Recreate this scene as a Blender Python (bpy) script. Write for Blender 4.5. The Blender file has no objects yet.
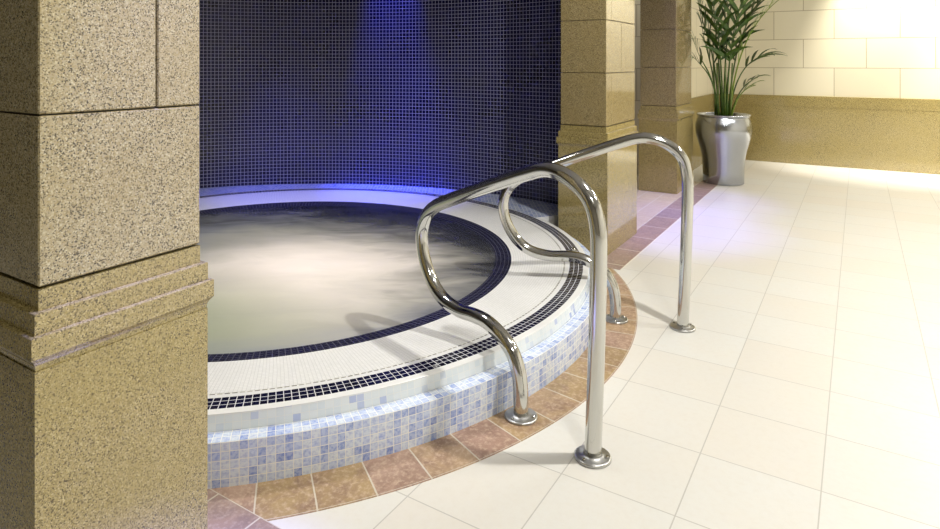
import bpy, bmesh, math, random
from mathutils import Vector
PI = math.pi
S = bpy.context.scene
COL = S.collection
random.seed(7)

# ------------------------------------------------------------------ frame of the place
H = 1.2                                   # camera height
A = Vector((0.5393, 0.8421, 0))           # direction along the walkway (away)
B = Vector((0.8421, -0.5393, 0))          # across the walkway (towards the right)
CX, CY = -0.96, 3.51                      # centre of the round spa
WX, WY, WR = -1.067, 2.80, 2.556          # centre and radius of the curved mosaic wall
TURN = math.atan2(0.5393, 0.8421)         # the finished place is turned so that its walls run along the axes
NT = 438                                  # mosaic tiles round the spa
def W(b, a, z=0.0):
    return Vector((B.x*b + A.x*a, B.y*b + A.y*a, z))

# ------------------------------------------------------------------ materials
class NT_:
    def __init__(s, name):
        s.m = bpy.data.materials.new(name); s.m.use_nodes = True
        s.t = s.m.node_tree; s.t.nodes.clear()
        s.out = s.t.nodes.new('ShaderNodeOutputMaterial')
        s.p = s.t.nodes.new('ShaderNodeBsdfPrincipled')
        s.t.links.new(s.p.outputs[0], s.out.inputs[0])
    def n(s, kind, **kw):
        o = s.t.nodes.new('ShaderNode' + kind)
        for k, v in kw.items(): setattr(o, k, v)
        return o
    def put(s, sock, v):
        if isinstance(v, bpy.types.NodeSocket): s.t.links.new(v, sock)
        elif isinstance(v, (tuple, list)) and len(v) == 3 and sock.type == 'RGBA': sock.default_value = (*v, 1)
        else: sock.default_value = v
    def math(s, op, a, b=0.0, c=0.0):
        o = s.n('Math', operation=op)
        s.put(o.inputs[0], a); s.put(o.inputs[1], b); s.put(o.inputs[2], c)
        return o.outputs[0]
    def ramp(s, fac, stops, interp='LINEAR'):
        o = s.n('ValToRGB'); cr = o.color_ramp; cr.interpolation = interp
        while len(cr.elements) < len(stops): cr.elements.new(0.5)
        for e, (p, c) in zip(cr.elements, stops):
            e.position = p; e.color = (*c, 1) if len(c) == 3 else c
        s.put(o.inputs[0], fac); return o.outputs[0]
    def mix(s, fac, a, b, mode='MIX'):
        o = s.n('Mix', data_type='RGBA', blend_type=mode)
        s.put(o.inputs[0], fac); s.put(o.inputs[6], a); s.put(o.inputs[7], b)
        return o.outputs[2]
    def coord(s, which='Object'):
        return s.n('TexCoord').outputs[which]
    def noise(s, vec, scale, detail=3.0, rough=0.55, dist=0.0):
        o = s.n('TexNoise'); s.put(o.inputs['Vector'], vec); s.put(o.inputs['Scale'], scale)
        s.put(o.inputs['Detail'], detail); s.put(o.inputs['Roughness'], rough); s.put(o.inputs['Distortion'], dist)
        return o
    def set(s, **kw):
        for k, v in kw.items(): s.put(s.p.inputs[k.replace('_', ' ')], v)
    def bump(s, h, strength=0.3, dist=0.002):
        o = s.n('Bump'); s.put(o.inputs['Height'], h); o.inputs['Strength'].default_value = strength
        o.inputs['Distance'].default_value = dist
        s.t.links.new(o.outputs[0], s.p.inputs['Normal'])

def tile_uv(q, gap, gapv=None):
    """tile grid on the UV map (one UV unit = one tile): returns tile mask, random value per tile, second random, uv"""
    uv = q.coord('UV'); sp = q.n('SeparateXYZ'); q.put(sp.inputs[0], uv)
    def edge(v, g):
        f = q.math('FRACT', v); d = q.math('ABSOLUTE', q.math('SUBTRACT', f, 0.5))
        return q.math('LESS_THAN', d, 0.5 - g/2)
    m = q.math('MULTIPLY', edge(sp.outputs[0], gap), edge(sp.outputs[1], gapv or gap))
    cb = q.n('CombineXYZ'); q.put(cb.inputs[0], q.math('FLOOR', sp.outputs[0])); q.put(cb.inputs[1], q.math('FLOOR', sp.outputs[1]))
    wn = q.n('TexWhiteNoise', noise_dimensions='3D'); q.put(wn.inputs[0], cb.outputs[0])
    return m, wn.outputs['Value'], wn.outputs['Color'], uv

def mat_mosaic(name, stops, grout, gap, rough=0.2, clump=0.0, gapv=None, interp='LINEAR', grout_rough=0.7, vary=0.0):
    q = NT_(name); m, r, rc, uv = tile_uv(q, gap, gapv)
    f = r
    if clump:
        nz = q.noise(uv, 0.23, 2).outputs['Fac']
        f = q.math('ADD', q.math('MULTIPLY', r, 1 - clump), q.math('MULTIPLY', nz, clump))
    c = q.ramp(f, stops, interp)
    if vary:                                   # cloudy glass inside each tile
        nv = q.noise(uv, 2.3, 3, 0.6).outputs['Fac']
        c = q.mix(vary, c, q.ramp(nv, [(0.36, stops[0][1]), (0.56, stops[-1][1])]))
    q.set(Base_Color=q.mix(m, grout, c))
    q.set(Roughness=q.math('ADD', grout_rough, q.math('MULTIPLY', m, rough - grout_rough)))
    q.bump(m, 0.35, 0.0015)
    return q.m

M = {}
# dark blue glass mosaic of the curved wall
q = NT_('wall_glass_mosaic'); m, r, rc, uv = tile_uv(q, 0.125)
blot = q.noise(uv, 0.09, 3, 0.6).outputs['Fac']
tint = q.ramp(blot, [(0.35, (0.003, 0.003, 0.024)), (0.55, (0.007, 0.007, 0.045)), (0.75, (0.013, 0.012, 0.028))])
tint = q.mix(q.math('MULTIPLY', r, 0.5), tint, (0.008, 0.008, 0.05))
q.set(Base_Color=q.mix(m, (0.36, 0.36, 0.52), tint), Roughness=q.math('SUBTRACT', 0.75, q.math('MULTIPLY', m, 0.55)))
q.bump(m, 0.3, 0.0015); M['wall_mosaic'] = q.m
M['navy'] = mat_mosaic('navy_mosaic', [(0, (0.004, 0.004, 0.016)), (0.7, (0.006, 0.007, 0.035)), (1, (0.016, 0.014, 0.03))], (0.72, 0.72, 0.72), 0.105, 0.12)
M['waterline'] = mat_mosaic('waterline_mosaic', [(0, (0.006, 0.006, 0.02)), (1, (0.014, 0.014, 0.035))], (0.06, 0.06, 0.09), 0.13, 0.15)
M['riser'] = mat_mosaic('pale_blue_mosaic', [(0, (0.15, 0.22, 0.60)), (0.12, (0.26, 0.36, 0.70)), (0.32, (0.48, 0.58, 0.85)), (0.6, (0.62, 0.71, 0.86)), (1, (0.74, 0.80, 0.87))],
                        (0.84, 0.84, 0.80), 0.085, 0.22, 0.1, vary=0.36)
M['upper'] = mat_mosaic('white_mosaic', [(0, (0.36, 0.43, 0.66)), (0.06, (0.52, 0.58, 0.72)), (0.12, (0.65, 0.71, 0.74)), (1, (0.72, 0.76, 0.77))],
                        (0.72, 0.73, 0.70), 0.07, 0.22)
M['ledge'] = mat_mosaic('back_ledge_mosaic', [(0, (0.24, 0.31, 0.58)), (0.3, (0.36, 0.43, 0.64)), (1, (0.55, 0.60, 0.70))], (0.75, 0.75, 0.75), 0.09, 0.25)
M['deck'] = mat_mosaic('white_deck_mosaic', [(0, (0.80, 0.80, 0.77)), (1, (0.86, 0.855, 0.83))], (0.68, 0.675, 0.655), 0.17, 0.35)
M['slot'] = mat_mosaic('overflow_slot_pieces', [(0, (0.16, 0.155, 0.13)), (0.6, (0.26, 0.25, 0.21)), (1, (0.5, 0.48, 0.42))], (0.78, 0.77, 0.74), 0.3, 0.4, gapv=0.1)
q = NT_('white_nosing'); q.set(Base_Color=(0.80, 0.80, 0.78), Roughness=0.3); M['nosing'] = q.m

# cream floor tiles
q = NT_('cream_floor_tile'); m, r, rc, uv = tile_uv(q, 0.011)
wet = q.noise(uv, 1.3, 4, 0.6).outputs['Fac']
c = q.ramp(r, [(0, (0.735, 0.705, 0.645)), (0.35, (0.74, 0.725, 0.675)), (0.6, (0.735, 0.73, 0.69)), (1, (0.75, 0.747, 0.71))])
c = q.mix(q.ramp(wet, [(0.35, (0, 0, 0)), (0.75, (0.45, 0.45, 0.45))]), c, (0.765, 0.715, 0.63))
c = q.mix(q.ramp(q.noise(uv, 14, 4, 0.7).outputs['Fac'], [(0.45, (0, 0, 0)), (0.9, (0.25, 0.25, 0.25))]), c, (0.62, 0.55, 0.45))
q.set(Base_Color=q.mix(m, (0.52, 0.50, 0.46), c), Roughness=0.34); q.bump(m, 0.2, 0.001); M['floor'] = q.m

# terracotta quarry tiles
def terracotta(name, gap, gapv, base, o1=(0.24, 0.14, 0.10), o2=(0.62, 0.47, 0.34)):
    q = NT_(name); m, r, rc, uv = tile_uv(q, gap, gapv)
    c = q.ramp(r, base)
    ob = q.coord('Object')
    n1 = q.noise(ob, 14, 5, 0.65, 0.6).outputs['Fac']; n2 = q.noise(ob, 70, 4, 0.7).outputs['Fac']
    c = q.mix(q.ramp(n1, [(0.42, (0, 0, 0)), (0.66, (0.75, 0.75, 0.75))]), c, o1)
    c = q.mix(q.ramp(n2, [(0.47, (0, 0, 0)), (0.68, (0.7, 0.7, 0.7))]), c, o2)
    q.set(Base_Color=q.mix(m, (0.62, 0.56, 0.46), c), Roughness=0.42); q.bump(m, 0.3, 0.0015)
    return q.m
TB = [(0, (0.38, 0.24, 0.18)), (0.3, (0.43, 0.29, 0.21)), (0.55, (0.42, 0.29, 0.14)), (0.8, (0.33, 0.23, 0.11)), (1, (0.43, 0.28, 0.22))]
M['terracotta'] = terracotta('terracotta_tile', 0.03, 0.012, TB)
M['strip'] = terracotta('terracotta_strip_tile', 0.03, 0.03, [(0, (0.34, 0.24, 0.21)), (0.5, (0.37, 0.25, 0.19)), (1, (0.31, 0.235, 0.23))], (0.24, 0.17, 0.16), (0.50, 0.39, 0.33))
M['small'] = terracotta('small_buff_tile', 0.07, 0.09, [(0, (0.52, 0.43, 0.30)), (0.5, (0.60, 0.50, 0.36)), (1, (0.48, 0.38, 0.27))], (0.5, 0.38, 0.27), (0.66, 0.58, 0.46))

# granite
def granite(name, pale, mid, gold, dark, rough=0.08):
    q = NT_(name); ob = q.coord('Object')
    v = q.n('TexVoronoi'); q.put(v.inputs['Vector'], ob); q.put(v.inputs['Scale'], 430.0)
    sp = q.n('SeparateColor'); q.put(sp.inputs[0], v.outputs['Color'])
    c = q.ramp(sp.outputs[0], [(0, dark), (0.10, dark), (0.16, mid), (0.32, gold), (0.6, pale), (0.78, gold), (1, tuple(min(1, 1.5*k) for k in pale))])
    n1 = q.noise(ob, 150, 4, 0.7).outputs['Fac']
    c = q.mix(q.ramp(n1, [(0.56, (0, 0, 0)), (0.66, (0.75, 0.75, 0.75))]), c, mid)
    n2 = q.noise(ob, 7, 3, 0.5).outputs['Fac']
    c = q.mix(q.ramp(n2, [(0.4, (0, 0, 0)), (0.75, (0.4, 0.4, 0.4))]), c, gold)
    q.set(Base_Color=c, Roughness=rough, IOR=1.8); return q.m
M['granite'] = granite('pale_granite', (0.39, 0.35, 0.235), (0.18, 0.145, 0.075), (0.345, 0.275, 0.13), (0.05, 0.04, 0.025))
M['tan_granite'] = granite('tan_granite', (0.33, 0.275, 0.155), (0.16, 0.12, 0.055), (0.285, 0.215, 0.09), (0.05, 0.035, 0.02))
M['gold_granite'] = granite('golden_granite', (0.37, 0.305, 0.145), (0.165, 0.125, 0.045), (0.315, 0.245, 0.08), (0.05, 0.035, 0.015))
q = NT_('stone_joint'); q.set(Base_Color=(0.11, 0.10, 0.09), Roughness=0.8); M['joint'] = q.m

# walls
q = NT_('cream_stone_wall')
br = q.n('TexBrick'); q.put(br.inputs['Vector'], q.coord('UV'))
br.offset = 0.5
for k, v in (('Color1', (0.64, 0.59, 0.44, 1)), ('Color2', (0.68, 0.63, 0.48, 1)), ('Mortar', (0.35, 0.30, 0.2, 1)), ('Scale', 1.0), ('Mortar Size', 0.004), ('Brick Width', 0.62), ('Row Height', 0.336)):
    br.inputs[k].default_value = v
q.set(Base_Color=br.outputs['Color'], Roughness=0.3); M['cream_wall'] = q.m
q = NT_('pale_cream_plaster'); q.set(Base_Color=(0.78, 0.75, 0.67), Roughness=0.6); M['white_wall'] = q.m
q = NT_('dark_wall_panelling'); q.set(Base_Color=(0.22, 0.20, 0.16), Roughness=0.5); M['dark_panel'] = q.m
q = NT_('grey_ceiling'); q.set(Base_Color=(0.42, 0.41, 0.40), Roughness=0.8); M['ceiling'] = q.m

# metals
q = NT_('polished_steel'); q.set(Base_Color=(0.60, 0.60, 0.575), Metallic=1.0, Roughness=0.10); M['steel'] = q.m
q = NT_('cast_steel_flange'); 
q.set(Base_Color=(0.52, 0.52, 0.51), Metallic=1.0, Roughness=0.32); q.bump(q.noise(q.coord(), 60, 2).outputs['Fac'], 0.15, 0.002); M['flange'] = q.m
q = NT_('brushed_steel_planter'); ob = q.coord()
mp = q.n('Mapping'); q.put(mp.inputs[0], ob); mp.inputs['Scale'].default_value = (1, 1, 60)
q.set(Base_Color=(0.42, 0.44, 0.48), Metallic=1.0, Roughness=0.2, Anisotropic=0.7)
tg = q.n('Tangent', direction_type='RADIAL', axis='Z'); q.t.links.new(tg.outputs[0], q.p.inputs['Tangent'])
q.bump(q.noise(mp.outputs[0], 6, 3).outputs['Fac'], 0.05, 0.001); M['brushed'] = q.m

# plant
def leaf(name, c1, c2):
    q = NT_(name); n = q.noise(q.coord(), 22, 2).outputs['Fac']
    q.set(Base_Color=q.ramp(n, [(0.35, c1), (0.7, c2)]), Roughness=0.35); return q.m
M['leaf'] = leaf('palm_leaf_green', (0.018, 0.055, 0.004), (0.07, 0.14, 0.012))
M['leaf_light'] = leaf('palm_leaf_fresh_green', (0.10, 0.18, 0.012), (0.22, 0.30, 0.03))
M['stem'] = leaf('palm_stem_green', (0.05, 0.10, 0.012), (0.13, 0.18, 0.03))
q = NT_('potting_soil'); q.set(Base_Color=q.ramp(q.noise(q.coord(), 80, 4).outputs['Fac'], [(0.3, (0.015, 0.01, 0.006)), (0.7, (0.06, 0.04, 0.025))]), Roughness=0.95); M['soil'] = q.m

# churning water: milky foam over clear dark water
q = NT_('churning_water')
rot = q.n('Mapping'); q.put(rot.inputs[0], q.coord('Object')); rot.inputs['Rotation'].default_value = (0, 0, -TURN); ob = rot.outputs[0]
mp = q.n('Mapping'); q.put(mp.inputs[0], ob); mp.inputs['Rotation'].default_value = (0, 0, 0.3); mp.inputs['Scale'].default_value = (0.6, 1.7, 1)
n1 = q.noise(mp.outputs[0], 1.3, 4, 0.5, 0.8).outputs['Fac']
n2 = q.noise(mp.outputs[0], 4.0, 4, 0.55, 1.2).outputs['Fac']
def dist(x, y, w1, w2):
    ds = q.n('VectorMath', operation='DISTANCE'); q.put(ds.inputs[0], ob); ds.inputs[1].default_value = (x, y, 0.14)
    d = q.math('ADD', ds.outputs['Value'], q.math('MULTIPLY', q.math('SUBTRACT', n1, 0.5), w1))
    return q.math('ADD', d, q.math('MULTIPLY', q.math('SUBTRACT', n2, 0.5), w2))
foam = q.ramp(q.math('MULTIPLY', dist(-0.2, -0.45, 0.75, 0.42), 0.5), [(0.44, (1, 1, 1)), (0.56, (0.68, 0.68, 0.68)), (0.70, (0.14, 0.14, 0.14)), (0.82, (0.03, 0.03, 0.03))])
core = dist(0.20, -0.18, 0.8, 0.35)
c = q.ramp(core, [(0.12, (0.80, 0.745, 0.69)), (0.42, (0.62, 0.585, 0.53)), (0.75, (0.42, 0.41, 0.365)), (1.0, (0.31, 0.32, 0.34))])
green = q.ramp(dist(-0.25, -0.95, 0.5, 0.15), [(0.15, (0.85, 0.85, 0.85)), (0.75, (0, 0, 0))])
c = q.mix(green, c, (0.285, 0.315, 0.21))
q.set(Base_Color=c, Roughness=0.4); q.p.inputs['Specular IOR Level'].default_value = 0.3
hb = q.math('ADD', q.math('MULTIPLY', n1, 0.6), q.math('MULTIPLY', n2, 0.4))
q.bump(hb, 0.15, 0.05)
tr = q.n('BsdfTransparent'); tr.inputs[0].default_value = (0.45, 0.52, 0.72, 1)
gl = q.n('BsdfGlossy'); gl.inputs['Roughness'].default_value = 0.25
fr = q.n('Fresnel'); fr.inputs[0].default_value = 1.33
s1 = q.n('MixShader'); q.put(s1.inputs[0], fr.outputs[0]); q.t.links.new(tr.outputs[0], s1.inputs[1]); q.t.links.new(gl.outputs[0], s1.inputs[2])
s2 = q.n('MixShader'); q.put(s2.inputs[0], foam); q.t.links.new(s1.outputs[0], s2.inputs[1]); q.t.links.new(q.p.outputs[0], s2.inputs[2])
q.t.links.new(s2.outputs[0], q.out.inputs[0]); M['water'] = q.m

# ------------------------------------------------------------------ object helpers
def obj(name, bm, mats, parent=None, loc=None, smooth=False):
    """links a bmesh, built in world space, as ONE object with its origin at the parent (or at loc)"""
    org = Vector(parent['_org']) if parent else Vector(loc or (0, 0, 0))
    bmesh.ops.translate(bm, verts=bm.verts, vec=-org)
    me = bpy.data.meshes.new(name); bm.to_mesh(me); bm.free()
    for k in (mats if isinstance(mats, (list, tuple)) else [mats]): me.materials.append(M[k])
    if smooth:
        for p in me.polygons: p.use_smooth = True
    o = bpy.data.objects.new(name, me); COL.objects.link(o)
    if parent: o.parent = parent
    else: o.location = org
    return o
def thing(name, label, cat, loc, group=None):
    o = bpy.data.objects.new(name, None); COL.objects.link(o); o.location = loc
    o.empty_display_size = 0.1
    o['label'] = label; o['category'] = cat; o['_org'] = tuple(loc)
    if group: o['group'] = group
    return o
def struct(name, bm, mat, loc=(0, 0, 0), label=None, smooth=False):
    o = obj(name, bm, mat, None, loc, smooth); o['kind'] = 'structure'
    if label: o['label'] = label
    return o
def uvl(bm): return bm.loops.layers.uv.verify()

def ring(bm, prof, c=(CX, CY), n=NT//2, a0=0.0, a1=2*PI, count=NT, pitch=0.025, v0=0.0, closed=True, cap=True, vscale=None):
    """revolves a profile of (r, z) about a vertical axis; UV u = tiles round, v = tiles along the profile"""
    L = uvl(bm); full = abs(a1 - a0 - 2*PI) < 1e-6
    k = n if full else n + 1
    rows = []
    for i in range(k):
        t = a0 + (a1 - a0)*i/n; cs, sn = math.cos(t), math.sin(t)
        rows.append([bm.verts.new((c[0] + r*cs, c[1] + r*sn, z)) for r, z in prof])
    vs = [v0]; pts = list(prof) + ([prof[0]] if closed else [])
    for (r0, z0), (r1, z1) in zip(pts, pts[1:]): vs.append(vs[-1] + math.hypot(r1-r0, z1-z0)/pitch)
    m = len(prof)
    for i in range(n):
        p, q_ = rows[i], rows[(i+1) % k]
        for j in range(m if closed else m-1):
            j2 = (j+1) % m
            f = bm.faces.new((p[j], q_[j], q_[j2], p[j2]))
            u0 = count*(a0 + (a1-a0)*i/n)/(2*PI); u1 = count*(a0 + (a1-a0)*(i+1)/n)/(2*PI)
            for l, uv in zip(f.loops, ((u0, vs[j]), (u1, vs[j]), (u1, vs[j+1]), (u0, vs[j+1]))): l[L].uv = uv
    if closed and cap and not full:
        bm.faces.new(rows[0]); bm.faces.new(list(reversed(rows[-1])))
    bmesh.ops.recalc_face_normals(bm, faces=bm.faces)

def lathe(bm, prof, loc, n=40, cap0=True, cap1=True):
    rows = []
    for r, z in prof:
        rows.append([bm.verts.new((loc[0] + r*math.cos(2*PI*i/n), loc[1] + r*math.sin(2*PI*i/n), loc[2] + z)) for i in range(n)])
    for p, q_ in zip(rows, rows[1:]):
        for i in range(n): bm.faces.new((p[i], p[(i+1) % n], q_[(i+1) % n], q_[i]))
    if cap0: bm.faces.new(list(reversed(rows[0])))
    if cap1: bm.faces.new(rows[-1])

def box_ba(bm, b0, b1, a0, a1, z0, z1, bev=0.0, mi=0, uvs=1.0):
    """box in walkway coordinates"""
    L = uvl(bm)
    vs = [bm.verts.new(W(b, a, z)) for z in (z0, z1) for a in (a0, a1) for b in (b0, b1)]
    fs = [bm.faces.new([vs[i] for i in ix]) for ix in ((0, 2, 3, 1), (4, 5, 7, 6), (0, 1, 5, 4), (2, 6, 7, 3), (0, 4, 6, 2), (1, 3, 7, 5))]
    for f in fs: f.material_index = mi
    if bev:
        es = list({e for f in fs for e in f.edges})
        r = bmesh.ops.bevel(bm, geom=es, offset=bev, segments=1, affect='EDGES')
        for f in r['faces']: f.material_index = mi

def rect_lathe(bm, b0, b1, a0, a1, prof, mi=0):
    """square column: (overhang, z) rings"""
    rows = [[bm.verts.new(W(b, a, z)) for b, a in ((b0-e, a0-e), (b1+e, a0-e), (b1+e, a1+e), (b0-e, a1+e))] for e, z in prof]
    for p, q_ in zip(rows, rows[1:]):
        for i in range(4): bm.faces.new((p[i], p[(i+1) % 4], q_[(i+1) % 4], q_[i])).material_index = mi
    bm.faces.new(list(reversed(rows[0]))); bm.faces.new(rows[-1])

def quad_uv(bm, pts, uvs):
    L = uvl(bm); f = bm.faces.new([bm.verts.new(p) for p in pts])
    for l, u in zip(f.loops, uvs): l[L].uv = u
    return f

def catmull(pts, per=8):
    P = [Vector(p) for p in pts]; P = [2*P[0]-P[1]] + P + [2*P[-1]-P[-2]]; out = []
    for i in range(1, len(P)-2):
        p0, p1, p2, p3 = P[i-1:i+3]
        for k in range(per):
            t = k/per
            out.append(0.5*((2*p1) + (p2-p0)*t + (2*p0-5*p1+4*p2-p3)*t*t + (3*p1-p0-3*p2+p3)*t**3))
    out.append(P[-2]); return out

def tube(bm, path, rad, n=20, side=None, cap=True):
    rows = []; k = len(path)
    for i, p in enumerate(path):
        d = (path[min(i+1, k-1)] - path[max(i-1, 0)]).normalized()
        s = (side if side else d.cross(Vector((0.31, 0.2, 0.93)))).normalized()
        s = (s - d*s.dot(d)).normalized(); u = d.cross(s)
        r = rad(i/(k-1)) if callable(rad) else rad
        rows.append([bm.verts.new(p + s*r*math.cos(2*PI*j/n) + u*r*math.sin(2*PI*j/n)) for j in range(n)])
    for p, q_ in zip(rows, rows[1:]):
        for j in range(n): bm.faces.new((p[j], p[(j+1) % n], q_[(j+1) % n], q_[j]))
    if cap:
        bm.faces.new(list(reversed(rows[0]))); bm.faces.new(rows[-1])
    bmesh.ops.recalc_face_normals(bm, faces=bm.faces)

# ------------------------------------------------------------------ the setting
RB0, RB1, RA0, RA1, RZ = -6.0, 3.2, -2.6, 8.53, 3.10
TS, TA, TBO = 0.3205, 1.417, -0.730       # floor tile size and grid origin
bm = bmesh.new(); L = uvl(bm)
oc = [bm.verts.new(W(b, a, 0)) for b, a in ((RB0, RA0), (RB1, RA0), (RB1, RA1), (RB0, RA1))]
cc = [bm.verts.new((CX + 1.30*math.cos(2*PI*i/96), CY + 1.30*math.sin(2*PI*i/96), 0)) for i in range(96)]
es = [bm.edges.new((p[i], p[(i+1) % len(p)])) for p in (oc, cc) for i in range(len(p))]
bmesh.ops.triangle_fill(bm, edges=es, use_beauty=True, normal=(0, 0, 1))
for f in bm.faces:
    if f.normal.z < 0: f.normal_flip()
    for l in f.loops:
        v = l.vert.co; l[L].uv = ((v.dot(B) - TBO)/TS, (v.dot(A) - TA)/TS)
struct('floor', bm, 'floor')

def wall_face(bm, p0, p1, z0, z1, off=0.0):
    d = (p1 - p0).length
    quad_uv(bm, (p0 + Vector((0, 0, z0)), p1 + Vector((0, 0, z0)), p1 + Vector((0, 0, z1)), p0 + Vector((0, 0, z1))),
            ((off, z0 - 0.795), (off + d, z0 - 0.795), (off + d, z1 - 0.795), (off, z1 - 0.795)))
def wall(name, mat, b0, a0, b1, a1, z0=0.0, z1=RZ, off=0.0):
    bm = bmesh.new(); wall_face(bm, W(b0, a0), W(b1, a1), z0, z1, off); struct(name, bm, mat)
WB = -1.565                               # side wall beyond the last pillar
wall('wall_back', 'cream_wall', RB0, RA1, RB1, RA1, off=0.13)
wall('wall_left', 'cream_wall', WB, 6.72, WB, RA1)
wall('wall_niche', 'cream_wall', RB0, 6.70, WB - 0.001, 6.70)
wall('wall_right', 'white_wall', RB1, RA0, RB1, RA1)
wall('wall_front', 'dark_panel', RB0, RA0, RB1, RA0)
wall('wall_far_left', 'dark_panel', RB0, RA0, RB0, RA1)
bm = bmesh.new(); quad_uv(bm, [W(b, a, RZ) for b, a in ((RB0, RA0), (RB0, RA1), (RB1, RA1), (RB1, RA0))], ((0, 0), (1, 0), (1, 1), (0, 1)))
struct('ceiling', bm, 'ceiling')

# curved mosaic wall round the spa (a real thickness behind the tiled face)
bm = bmesh.new(); P = 0.0288
ring(bm, [(WR, 0.0), (WR, RZ - 0.005), (WR + 0.10, RZ - 0.005), (WR + 0.10, 0.0)], c=(WX, WY), n=120, a0=math.radians(37), a1=math.radians(172),
     count=2*PI*WR/P, pitch=P, closed=True)
struct('wall_spa', bm, 'wall_mosaic', (WX, WY, 0), smooth=False)

# terracotta ring on the floor, strips along the pillars, buff tiles between the pillars
bm = bmesh.new()
ring(bm, [(1.735, 0.0), (1.735, 0.002), (1.907, 0.002), (1.907, 0.0)], n=146, a0=math.radians(-140), a1=math.radians(12),
     count=72.7, pitch=0.168, v0=-0.012 + 0.0)
o = struct('trim_1', bm, 'terracotta', (CX, CY, 0))
for l in o.data.uv_layers[0].data: l.uv = (l.uv[0] + 76.5/360*72.7, l.uv[1] + 0.5 - 0.5)
def strip(name, mat, b0, b1, a0, a1, su, sv, ou=0.0, ov=0.0):
    bm = bmesh.new(); L = uvl(bm); box_ba(bm, b0, b1, a0, a1, 0.0, 0.0022)
    for f in bm.faces:
        for l in f.loops:
            v = l.vert.co; l[L].uv = ((v.dot(B) - ou)/su, (v.dot(A) - ov)/sv)
    struct(name, bm, mat)
strip('trim_2', 'strip', -1.335, -1.159, 3.62, RA1, 0.176, 0.33, -1.335, 3.7)
strip('trim_3', 'strip', -4.0, -1.06, 0.97, 1.142, 0.17, 0.172, -1.326, 0.97)
strip('trim_4', 'small', -3.6, -1.337, 4.0, 6.70, 0.155, 0.06, -1.337, 4.0)

# dado panels on the stone walls
def dado(name, b0, b1, a0, a1):
    bm = bmesh.new()
    rect_lathe(bm, b0, b1, a0, a1, [(0.0, 0.0), (0.0, 0.668), (-0.003, 0.668), (-0.003, 0.672), (0.0, 0.672), (0.0, 0.80), (-0.004, 0.803)])
    bmesh.ops.recalc_face_normals(bm, faces=bm.faces)
    struct(name, bm, 'gold_granite')
dado('trim_5', WB - 0.02, RB1, RA1 - 0.018, RA1 + 0.02)
dado('trim_6', WB - 0.02, WB + 0.018, 6.60, RA1 - 0.02)

# ------------------------------------------------------------------ granite pillars
def pillar(b0, b1, a0, a1, joints, vsplit, stone, label):
    c = W((b0+b1)/2, (a0+a1)/2)
    t = thing('granite_pillar', label, 'pillar', c, 'granite pillars beside the spa')
    bm = bmesh.new(); g = 0.0016
    rect_lathe(bm, b0 + .012, b1 - .012, a0 + .012, a1 - .012, [(0, 0.70), (0, RZ - 0.004)], 1)
    for i, (z0, z1) in enumerate(zip(joints, joints[1:])):
        cuts = [a0, a1]
        if vsplit[i % len(vsplit)] is not None: cuts = [a0, vsplit[i % len(vsplit)], a1]
        for p, q_ in zip(cuts, cuts[1:]):
            box_ba(bm, b0, b1, p + (g if p != a0 else 0), q_ - (g if q_ != a1 else 0), z0 + (g if i else 0.004), z1 - g, 0.0025)
    obj('shaft', bm, [stone, 'joint'], t)
    bm = bmesh.new(); zt = joints[0]
    rect_lathe(bm, b0, b1, a0, a1, [(0.009, 0.655), (0.011, 0.666), (0.014, 0.672), (0.0205, 0.680), (0.0205, 0.684), (0.0205, 0.7165), (0.019, 0.718),
        (0.0115, 0.7185), (0.0115, 0.7545), (0.0105, 0.756), (0.0, 0.7565), (0.0, zt - 0.001)])
    bmesh.ops.recalc_face_normals(bm, faces=bm.faces)
    obj('moulding', bm, 'gold_granite', t)
    bm = bmesh.new(); rect_lathe(bm, b0, b1, a0, a1, [(0.011, 0.0), (0.011, 0.6548)]); obj('plinth', bm, 'gold_granite', t)
    return t
JN = [0.795, 1.131, 1.463, 1.796, 2.13, 2.46, 2.79, 3.0, RZ - 0.002]
pillar(-1.828, -1.228, 0.558, 0.888, [0.795, 1.105, 1.438, 1.77, 2.10, 2.43, 2.76, 3.0, RZ - 0.002], [None, 0.785], 'granite',
       'nearest speckled granite pillar, at the left, hiding the left side of the spa')
p1 = pillar(-1.321 - 0.304, -1.321, 3.851, 4.445, JN, [3.851 + 0.10, 3.851 + 0.266 + 0.03], 'tan_granite',
       'granite pillar standing right against the far rim of the spa behind the handrails')
p2 = pillar(-1.398 - 0.325, -1.398, 5.973, 6.60, [0.795, 1.15, 1.50, 1.85, 2.2, 2.55, 2.9, RZ - 0.002], [5.973 + 0.30, None], 'tan_granite',
       'granite pillar farthest back, beside the steel planter')

# ------------------------------------------------------------------ the round spa
spa = thing('whirlpool_spa', 'round raised whirlpool spa clad in white and pale blue mosaic', 'hot tub', (CX, CY, 0))
bm = bmesh.new(); ring(bm, [(1.745, 0.0), (1.745, 0.128), (1.743, 0.130), (1.690, 0.130), (1.690, 0.0)], v0=0.0, pitch=0.0256); obj('step', bm, 'riser', spa)
bm = bmesh.new(); ring(bm, [(1.689, 0.125), (1.689, 0.130), (1.680, 0.174), (1.640, 0.174), (1.640, 0.125)], pitch=0.0215, v0=-0.23); obj('upper_riser', bm, 'upper', spa)
bm = bmesh.new(); ring(bm, [(1.6806, 0.1742), (1.6806, 0.1755), (1.6795, 0.1765), (1.6535, 0.1765), (1.6535, 0.1742)]); obj('nosing', bm, 'nosing', spa, smooth=False)
bm = bmesh.new(); ring(bm, [(1.5855, 0.1755), (1.6532, 0.1762), (1.6532, 0.15), (1.5855, 0.15)], pitch=0.0226); obj('tile_band', bm, 'navy', spa)
bm = bmesh.new(); ring(bm, [(1.5565, 0.1730), (1.5645, 0.1736), (1.5645, 0.15), (1.5565, 0.15)], pitch=0.0081, count=NT); o = obj('overflow_slot', bm, 'slot', spa)
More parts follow.
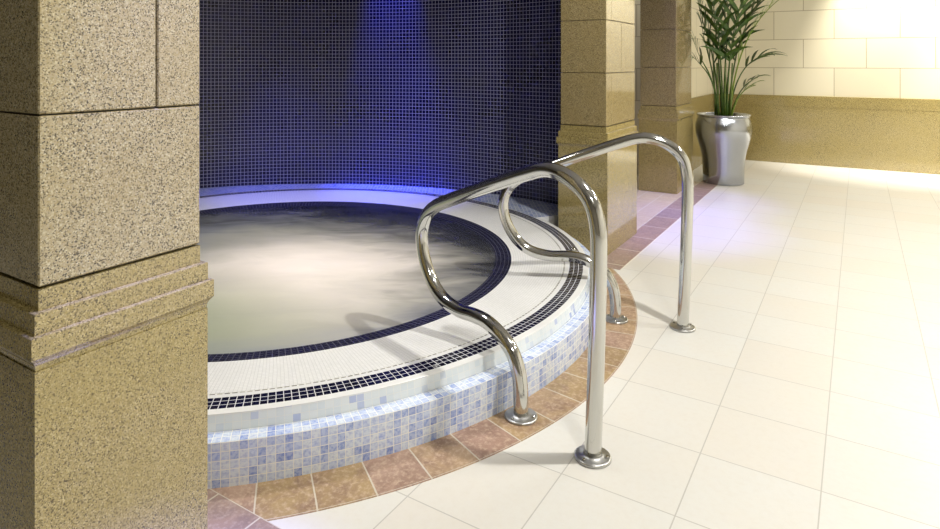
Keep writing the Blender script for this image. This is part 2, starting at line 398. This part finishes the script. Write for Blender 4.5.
bm = bmesh.new(); ring(bm, [(1.5647, 0.1742), (1.5853, 0.1756), (1.5853, 0.15), (1.5647, 0.15)]); obj('channel_edge', bm, 'nosing', spa)
bm = bmesh.new(); ring(bm, [(1.287, 0.1500), (1.5563, 0.1738), (1.5563, 0.15), (1.287, 0.14)], pitch=0.0125, count=NT*1.7); obj('deck', bm, 'deck', spa)
bm = bmesh.new(); ring(bm, [(1.19, 0.1385), (1.2868, 0.1502), (1.2868, 0.09), (1.19, 0.09)], pitch=0.021, count=NT*0.8); obj('waterline_band', bm, 'waterline', spa)
bm = bmesh.new(); ring(bm, [(0.004, -0.11), (1.18, -0.11), (1.19, -0.09), (1.19, 0.138)], closed=False, pitch=0.025, n=96); obj('basin', bm, 'waterline', spa)
# flat mosaic ledge between the rim and the curved wall
bm = bmesh.new(); L = uvl(bm); rows = []
t0, t1, n = math.radians(24), math.radians(196), 150
for i in range(n+1):
    t = t0 + (t1-t0)*i/n; d = Vector((math.cos(t), math.sin(t)))
    oc_ = Vector((CX-WX, CY-WY)); bq = oc_.dot(d); rr = -bq + math.sqrt(max(bq*bq - oc_.length_squared + WR*WR, 0)) - 0.002
    db = d.x*B.x + d.y*B.y
    if db > 0: rr = min(rr, (-1.645 - (CX*B.x + CY*B.y))/db)   # stops short of the pillar
    rr = max(rr, 1.66)
    rows.append((t, rr, [bm.verts.new((CX + r*d.x, CY + r*d.y, z)) for r, z in ((1.6545, 0.1775), (rr, 0.1775), (rr, 0.0), (1.6545, 0.1725))]))
for (ta, ra, p), (tb, rb, q_) in zip(rows, rows[1:]):
    for j in range(3):
        f = bm.faces.new((p[j], p[j+1], q_[j+1], q_[j]))
        for l in f.loops:
            v = l.vert.co; l[L].uv = (v.x/0.025, v.y/0.025) if j == 0 else (0.5, 0.5)
bm.faces.new(rows[0][2]); bm.faces.new(list(reversed(rows[-1][2])))
bmesh.ops.recalc_face_normals(bm, faces=bm.faces)
obj('back_ledge', bm, 'ledge', spa)

# water
bm = bmesh.new()
rows = []; nr, na = 26, 96
for i in range(nr+1):
    r = 1.2035*i/nr
    ring_ = []
    for j in range(na if i else 1):
        t = 2*PI*j/na; x, y = r*math.cos(t), r*math.sin(t)
        k = min(1, (1.2035-r)/0.25)
        z = 0.1402 + k*(0.004*math.sin(7*x+3*y+1) + 0.003*math.sin(11*y-5*x) + 0.002*math.sin(19*x+13*y))
        ring_.append(bm.verts.new((CX + x, CY + y, z)))
    rows.append(ring_)
for j in range(na): bm.faces.new((rows[0][0], rows[1][j], rows[1][(j+1) % na]))
for p, q_ in zip(rows[1:], rows[2:]):
    for j in range(na): bm.faces.new((p[j], q_[j], q_[(j+1) % na], p[(j+1) % na]))
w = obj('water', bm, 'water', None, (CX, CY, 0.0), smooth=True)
w['label'] = 'churning milky water filling the round whirlpool spa'; w['category'] = 'water'; w['kind'] = 'stuff'

# ------------------------------------------------------------------ handrails
RAIL = [(2.103, 0.0), (2.110, 0.15), (2.116, 0.30), (2.122, 0.48), (2.125, 0.62), (2.122, 0.695), (2.104, 0.762), (2.058, 0.812), (1.985, 0.846), (1.918, 0.851),
        (1.842, 0.829), (1.70, 0.776), (1.55, 0.716), (1.44, 0.672), (1.368, 0.640), (1.312, 0.597), (1.280, 0.535), (1.278, 0.470), (1.300, 0.400), (1.345, 0.333), (1.410, 0.288), (1.500, 0.271),
        (1.585, 0.276), (1.650, 0.272), (1.715, 0.248), (1.768, 0.210), (1.798, 0.155), (1.809, 0.09), (1.811, 0.0)]
def handrail(deg, label):
    t = math.radians(deg); d = Vector((math.cos(t), math.sin(t), 0)); c = Vector((CX, CY, 0)); side = Vector((-d.y, d.x, 0))
    th = thing('handrail', label, 'handrail', c + d*2.0, 'steel handrails of the spa')
    bm = bmesh.new(); tube(bm, [c + d*p[0] + Vector((0, 0, p[1])) for p in catmull([Vector((r, z, 0)) for r, z in RAIL], 7)], 0.0254, 24, side)
    obj('rail', bm, 'steel', th, smooth=True)
    for r in (2.103, 1.811):
        bm = bmesh.new(); p = c + d*r + Vector((0, 0, 0.0015))
        lathe(bm, [(0.0555, 0.0), (0.0555, 0.005), (0.054, 0.0075), (0.050, 0.0088), (0.034, 0.0100), (0.031, 0.0125), (0.0262, 0.0135)], p, 40, True, True)
        fl = obj('floor_flange', bm, 'flange', th, smooth=True)
        fl['_org'] = th['_org']
        for k in range(3):
            bm = bmesh.new(); a = t + 0.5 + k*2*PI/3
            lathe(bm, [(0.0055, 0.008), (0.0055, 0.0115), (0.0035, 0.0132)], p + Vector((0.042*math.cos(a), 0.042*math.sin(a), 0)), 10)
            obj('screw', bm, 'steel', fl)
        del fl['_org']
    return th
handrail(-48.65, 'nearer of the two looping steel handrails, its post on the cream floor tiles in front')
handrail(-17.6, 'farther looping steel handrail, its top crossing in front of the granite pillar')

# chrome push button in the dark band
p = Vector((CX + 1.619*math.cos(math.radians(-2.9)), CY + 1.619*math.sin(math.radians(-2.9)), 0.1762))
t = thing('push_button', 'small chrome push button set in the dark tile band behind the farther handrail', 'button', p)
bm = bmesh.new(); lathe(bm, [(0.025, 0.0), (0.025, 0.006), (0.022, 0.010), (0.0155, 0.010)], p, 28); obj('collar', bm, 'flange', t, smooth=True)
bm = bmesh.new(); lathe(bm, [(0.015, 0.010), (0.015, 0.018), (0.011, 0.022), (0.004, 0.0235)], p, 24); obj('cap', bm, 'steel', t, smooth=True)

# ------------------------------------------------------------------ potted palm
PX, PY = 2.71, 6.34
palm = thing('potted_palm', 'tall green palm in a brushed steel planter by the back wall', 'potted plant', (PX, PY, 0))
bm = bmesh.new()
prof = [(0.186, 0.003), (0.1905, 0.006), (0.1915, 0.10), (0.1955, 0.20), (0.203, 0.27), (0.216, 0.335), (0.235, 0.40), (0.252, 0.455), (0.261, 0.51), (0.262, 0.55),
        (0.257, 0.59), (0.247, 0.625), (0.239, 0.645), (0.236, 0.657)]
lathe(bm, prof, (PX, PY, 0), 64, True, False); pot = obj('planter', bm, 'brushed', palm, smooth=True); pot['label'] = 'brushed steel planter with a swelling shoulder'
pot['_org'] = palm['_org']
bm = bmesh.new(); lathe(bm, [(0.236, 0.656), (0.240, 0.662), (0.249, 0.667), (0.2525, 0.675), (0.249, 0.683), (0.241, 0.686), (0.229, 0.684), (0.222, 0.676), (0.221, 0.60)], (PX, PY, 0), 64, False, False)
obj('rim', bm, 'brushed', pot, smooth=True); del pot['_org']
bm = bmesh.new(); lathe(bm, [(0.223, 0.60), (0.2225, 0.632), (0.14, 0.642), (0.05, 0.648)], (PX, PY, 0), 40); obj('soil', bm, 'soil', palm, smooth=True)

rnd = random.Random(11)
def frond(bx, by, az, lean, length, curve, bare, nleaf, ll, mat, droop=1.0, wid=0.0215):
    """one palm frond: bare stalk, then paired lance-shaped leaflets along an arching midrib"""
    pts = []; p = Vector((PX + bx, PY + by, 0.645)); el = PI/2 - lean; N = 26
    h = Vector((math.cos(az), math.sin(az), 0))
    for i in range(N+1):
        pts.append(p.copy()); s = i/N
        e = el - curve*s*s
        p = p + (h*math.cos(e) + Vector((0, 0, math.sin(e))))*(length/N)
    bm = bmesh.new()
    tube(bm, pts, lambda s: 0.0085*(1 - 0.8*s) + 0.0012, 7)
    for k in range(nleaf):
        s = bare + (1 - bare)*(k + 0.3)/nleaf; i = min(int(s*N), N-1); fr = s*N - i
        base = pts[i].lerp(pts[i+1], fr); d = (pts[i+1] - pts[i]).normalized()
        sd = d.cross(Vector((0, 0, 1)))
        sd = sd.normalized() if sd.length > 0.05 else Vector((-h.y, h.x, 0))
        up = sd.cross(d).normalized()
        u = (s - bare)/(1 - bare); lw = ll*(0.66 + 0.75*u*(1-u)*2.0)*(1 - 0.35*u)
        for sg in (-1, 1):
            spread = math.radians(36 - 14*u + rnd.uniform(-14, 14)); le = lw*rnd.uniform(0.7, 1.15)
            dr = (sd*sg*math.sin(spread) + d*math.cos(spread) + up*rnd.uniform(0.1, 0.35)).normalized()
            n = 6; q_ = base.copy(); prev = None; wv = dr.cross(up).normalized()
            for j in range(n+1):
                v = j/n; wdt = wid*(math.sin(PI*min(1, v*0.93 + 0.09))**0.75)*(1 - 0.25*v) if j < n else 0.0006
                fold = up*0.25*wdt
                row = [bm.verts.new(q_ - wv*wdt + fold), bm.verts.new(q_), bm.verts.new(q_ + wv*wdt + fold)]
                if prev:
                    for a_ in range(2): bm.faces.new((prev[a_], prev[a_+1], row[a_+1], row[a_]))
                prev = row
                dr = (dr + Vector((0, 0, -0.19*droop*(0.3 + v)))).normalized()
                q_ = q_ + dr*(le/n)
    for v in bm.verts:                    # leaves bend along the wall and the pillar instead of passing through them
        b, a = v.co.dot(B), v.co.dot(A)
        lim = -1.37
        if b < lim + 0.08: v.co += B*(lim + 0.08*math.exp((b - lim - 0.08)/0.08) - b)
    obj('frond', bm, [mat], palm, smooth=True)
az = math.radians
FR = [ # bx, by, azimuth(deg), lean, length, curve, bare, leaflets, leaflet length, material
    (-0.03, 0.02, 175, 0.07, 1.50, 0.8, 0.34, 8, 0.42, 'leaf'), (0.03, -0.03, 5, 0.10, 1.50, 0.9, 0.36, 8, 0.44, 'leaf'),
    (0.0, 0.04, 95, 0.08, 1.6, 0.6, 0.40, 8, 0.40, 'leaf'), (0.01, -0.05, 280, 0.06, 1.40, 0.7, 0.38, 7, 0.42, 'leaf'),
    (-0.02, -0.04, 225, 0.07, 1.5, 0.8, 0.36, 7, 0.42, 'leaf'), (0.04, -0.03, 335, 0.12, 1.35, 0.9, 0.38, 7, 0.42, 'leaf_light'),
    (0.03, 0.03, 40, 0.13, 1.4, 0.9, 0.40, 7, 0.40, 'leaf'), (-0.04, 0.03, 140, 0.10, 1.4, 0.8, 0.40, 7, 0.40, 'leaf'),
    (0.0, 0.0, 0, 0.03, 1.75, 0.3, 0.36, 9, 0.42, 'leaf'), (0.06, -0.02, 352, 0.26, 0.50, 1.0, 0.62, 2, 0.32, 'leaf'),
    (-0.06, -0.03, 190, 0.10, 0.80, 1.6, 0.70, 3, 0.36, 'leaf'), (0.05, -0.01, 10, 0.17, 0.85, 1.5, 0.62, 4, 0.36, 'leaf'),
    (0.06, -0.04, 340, 0.22, 0.42, 1.2, 0.66, 2, 0.24, 'leaf_light'), (-0.04, -0.02, 178, 0.16, 0.98, 1.3, 0.60, 4, 0.38, 'leaf'),
]
for bx, by, a_, ln, le, cu, ba, nl, ll, mt in FR: frond(bx, by, az(a_), ln, le, cu, ba, nl, ll, mt)
for k in range(7):                        # bare young stalks between the fronds
    a_ = k*0.9; x0, y0 = 0.07*math.cos(a_), 0.07*math.sin(a_)
    bm = bmesh.new(); tube(bm, [Vector((PX + x0*(1 + 0.3*s), PY + y0*(1 + 0.3*s), 0.64 + 0.55*s)) for s in (0, 0.33, 0.66, 1)], lambda s: 0.010 - 0.004*s, 7)
    obj('stalk', bm, 'stem', palm, smooth=True)
for e in list(COL.objects):
    if '_org' in e: del e['_org']

# ------------------------------------------------------------------ lamps
def lamp(name, kind, loc, power, color, size=0.05, target=None, angle=None, blend=0.6):
    l = bpy.data.lights.new(name, kind); l.energy = power; l.color = color
    if kind == 'AREA': l.shape = 'DISK'; l.size = size
    else: l.shadow_soft_size = size
    o = bpy.data.objects.new(name, l); COL.objects.link(o); o.location = loc
    if kind == 'SPOT': l.spot_size = math.radians(angle); l.spot_blend = blend
    if target is not None: o.rotation_euler = (Vector(target) - Vector(loc)).to_track_quat('-Z', 'Y').to_euler()
    return o
WARM = (1.0, 0.975, 0.92)
lamp('downlight_key', 'SPOT', (1.59, 1.86, 3.06), 520, WARM, 0.045, (1.59, 1.86, 0), 150, 0.4)
for x, y, pw in ((3.84, 2.29, 105), (4.6, 4.6, 90), (5.2, 6.2, 60), (0.9, -0.6, 90)):
    lamp('added_fill', 'AREA', (x, y, 3.09), pw, WARM, 0.45, (x, y, 0))  # soft overhead fills added to brighten the walkway and pillars, no known fixtures
lamp('spa_spot', 'SPOT', (-0.66, 3.10, 3.02), 240, (1.0, 0.84, 0.75), 0.12, (-0.66, 3.12, 0), 36, 1.0)
lamp('spa_spot', 'SPOT', (-1.0, 3.0, 3.06), 360, (1.0, 0.98, 0.96), 0.25, (-1.0, 3.1, 0), 74, 0.5)  # wide fill spot added over the spa to brighten deck and rim
lamp('blue_wall_light', 'SPOT', (-0.49, 5.225, 2.95), 2500, (0.04, 0.06, 1.0), 0.04, (-0.49, 5.285, 0.6), 27, 1.0)
for x in (-1.35, -0.4):
    lamp('blue_ledge_light', 'SPOT', (x, 4.45, 3.0), 560, (0.10, 0.11, 1.0), 0.05, (x, 5.0, 0.18), 30, 1.0)
lamp('blue_floor_light', 'SPOT', (1.52, 4.70, 2.9), 620, (0.25, 0.22, 1.0), 0.08, (1.52, 4.70, 0), 38, 1.0)
lamp('blue_floor_light', 'SPOT', (2.10, 5.55, 2.9), 420, (0.28, 0.25, 1.0), 0.08, (2.06, 5.5, 0), 34, 1.0)
lamp('blue_pillar_light', 'SPOT', W(-1.06, 0.80, 3.0), 1500, (0.22, 0.25, 1.0), 0.05, W(-1.15, 0.78, 0), 18, 1.0)

for b in (0.2, 1.3):
    lamp('added_wall_spot', 'SPOT', W(b, 8.05, 3.05), 1000, (1.0, 0.95, 0.85), 0.1, W(b + 0.1, 8.5, 1.3), 62, 0.8)  # added spots: brighten the back wall that the polished pillar sides reflect
lamp('passage_fill', 'AREA', W(-2.5, 6.15, 3.0), 40, WARM, 0.4, W(-2.5, 6.15, 0))  # unseen fill added to brighten the niche wall and the buff tiles
wd = bpy.data.worlds.new('World'); S.world = wd; wd.use_nodes = True
wd.node_tree.nodes['Background'].inputs[0].default_value = (0.9, 0.92, 1, 1); wd.node_tree.nodes['Background'].inputs[1].default_value = 0.02

# ------------------------------------------------------------------ camera
cd = bpy.data.cameras.new('Camera'); cam = bpy.data.objects.new('Camera', cd); COL.objects.link(cam)
cam.location = (0, 0, H); cam.rotation_euler = (PI/2, 0, 0)
cd.sensor_fit = 'HORIZONTAL'; cd.sensor_width = 36; cd.lens = 637/940*36
cd.shift_x = (470 - 451)/940; cd.shift_y = (62 - 264.5)/940; cd.clip_start = 0.02
S.camera = cam
from mathutils import Matrix
R4 = Matrix.Rotation(TURN, 4, 'Z')
for o in COL.objects:
    o.location = R4 @ o.location
    if o.type == 'MESH': o.data.transform(R4)
    elif o.type in ('LIGHT', 'CAMERA'): o.rotation_euler = (R4.to_3x3() @ o.rotation_euler.to_matrix()).to_euler()
vs = S.view_settings; S.display_settings.display_device = 'sRGB'
vs.view_transform = 'Standard'; vs.look = 'None'; vs.exposure = -0.93; vs.gamma = 1.0; vs.use_curve_mapping = False
S.cycles.use_denoising = True
S.cycles.max_bounces = 8; S.cycles.sample_clamp_indirect = 6.0; S.cycles.caustics_reflective = False; S.cycles.caustics_refractive = False
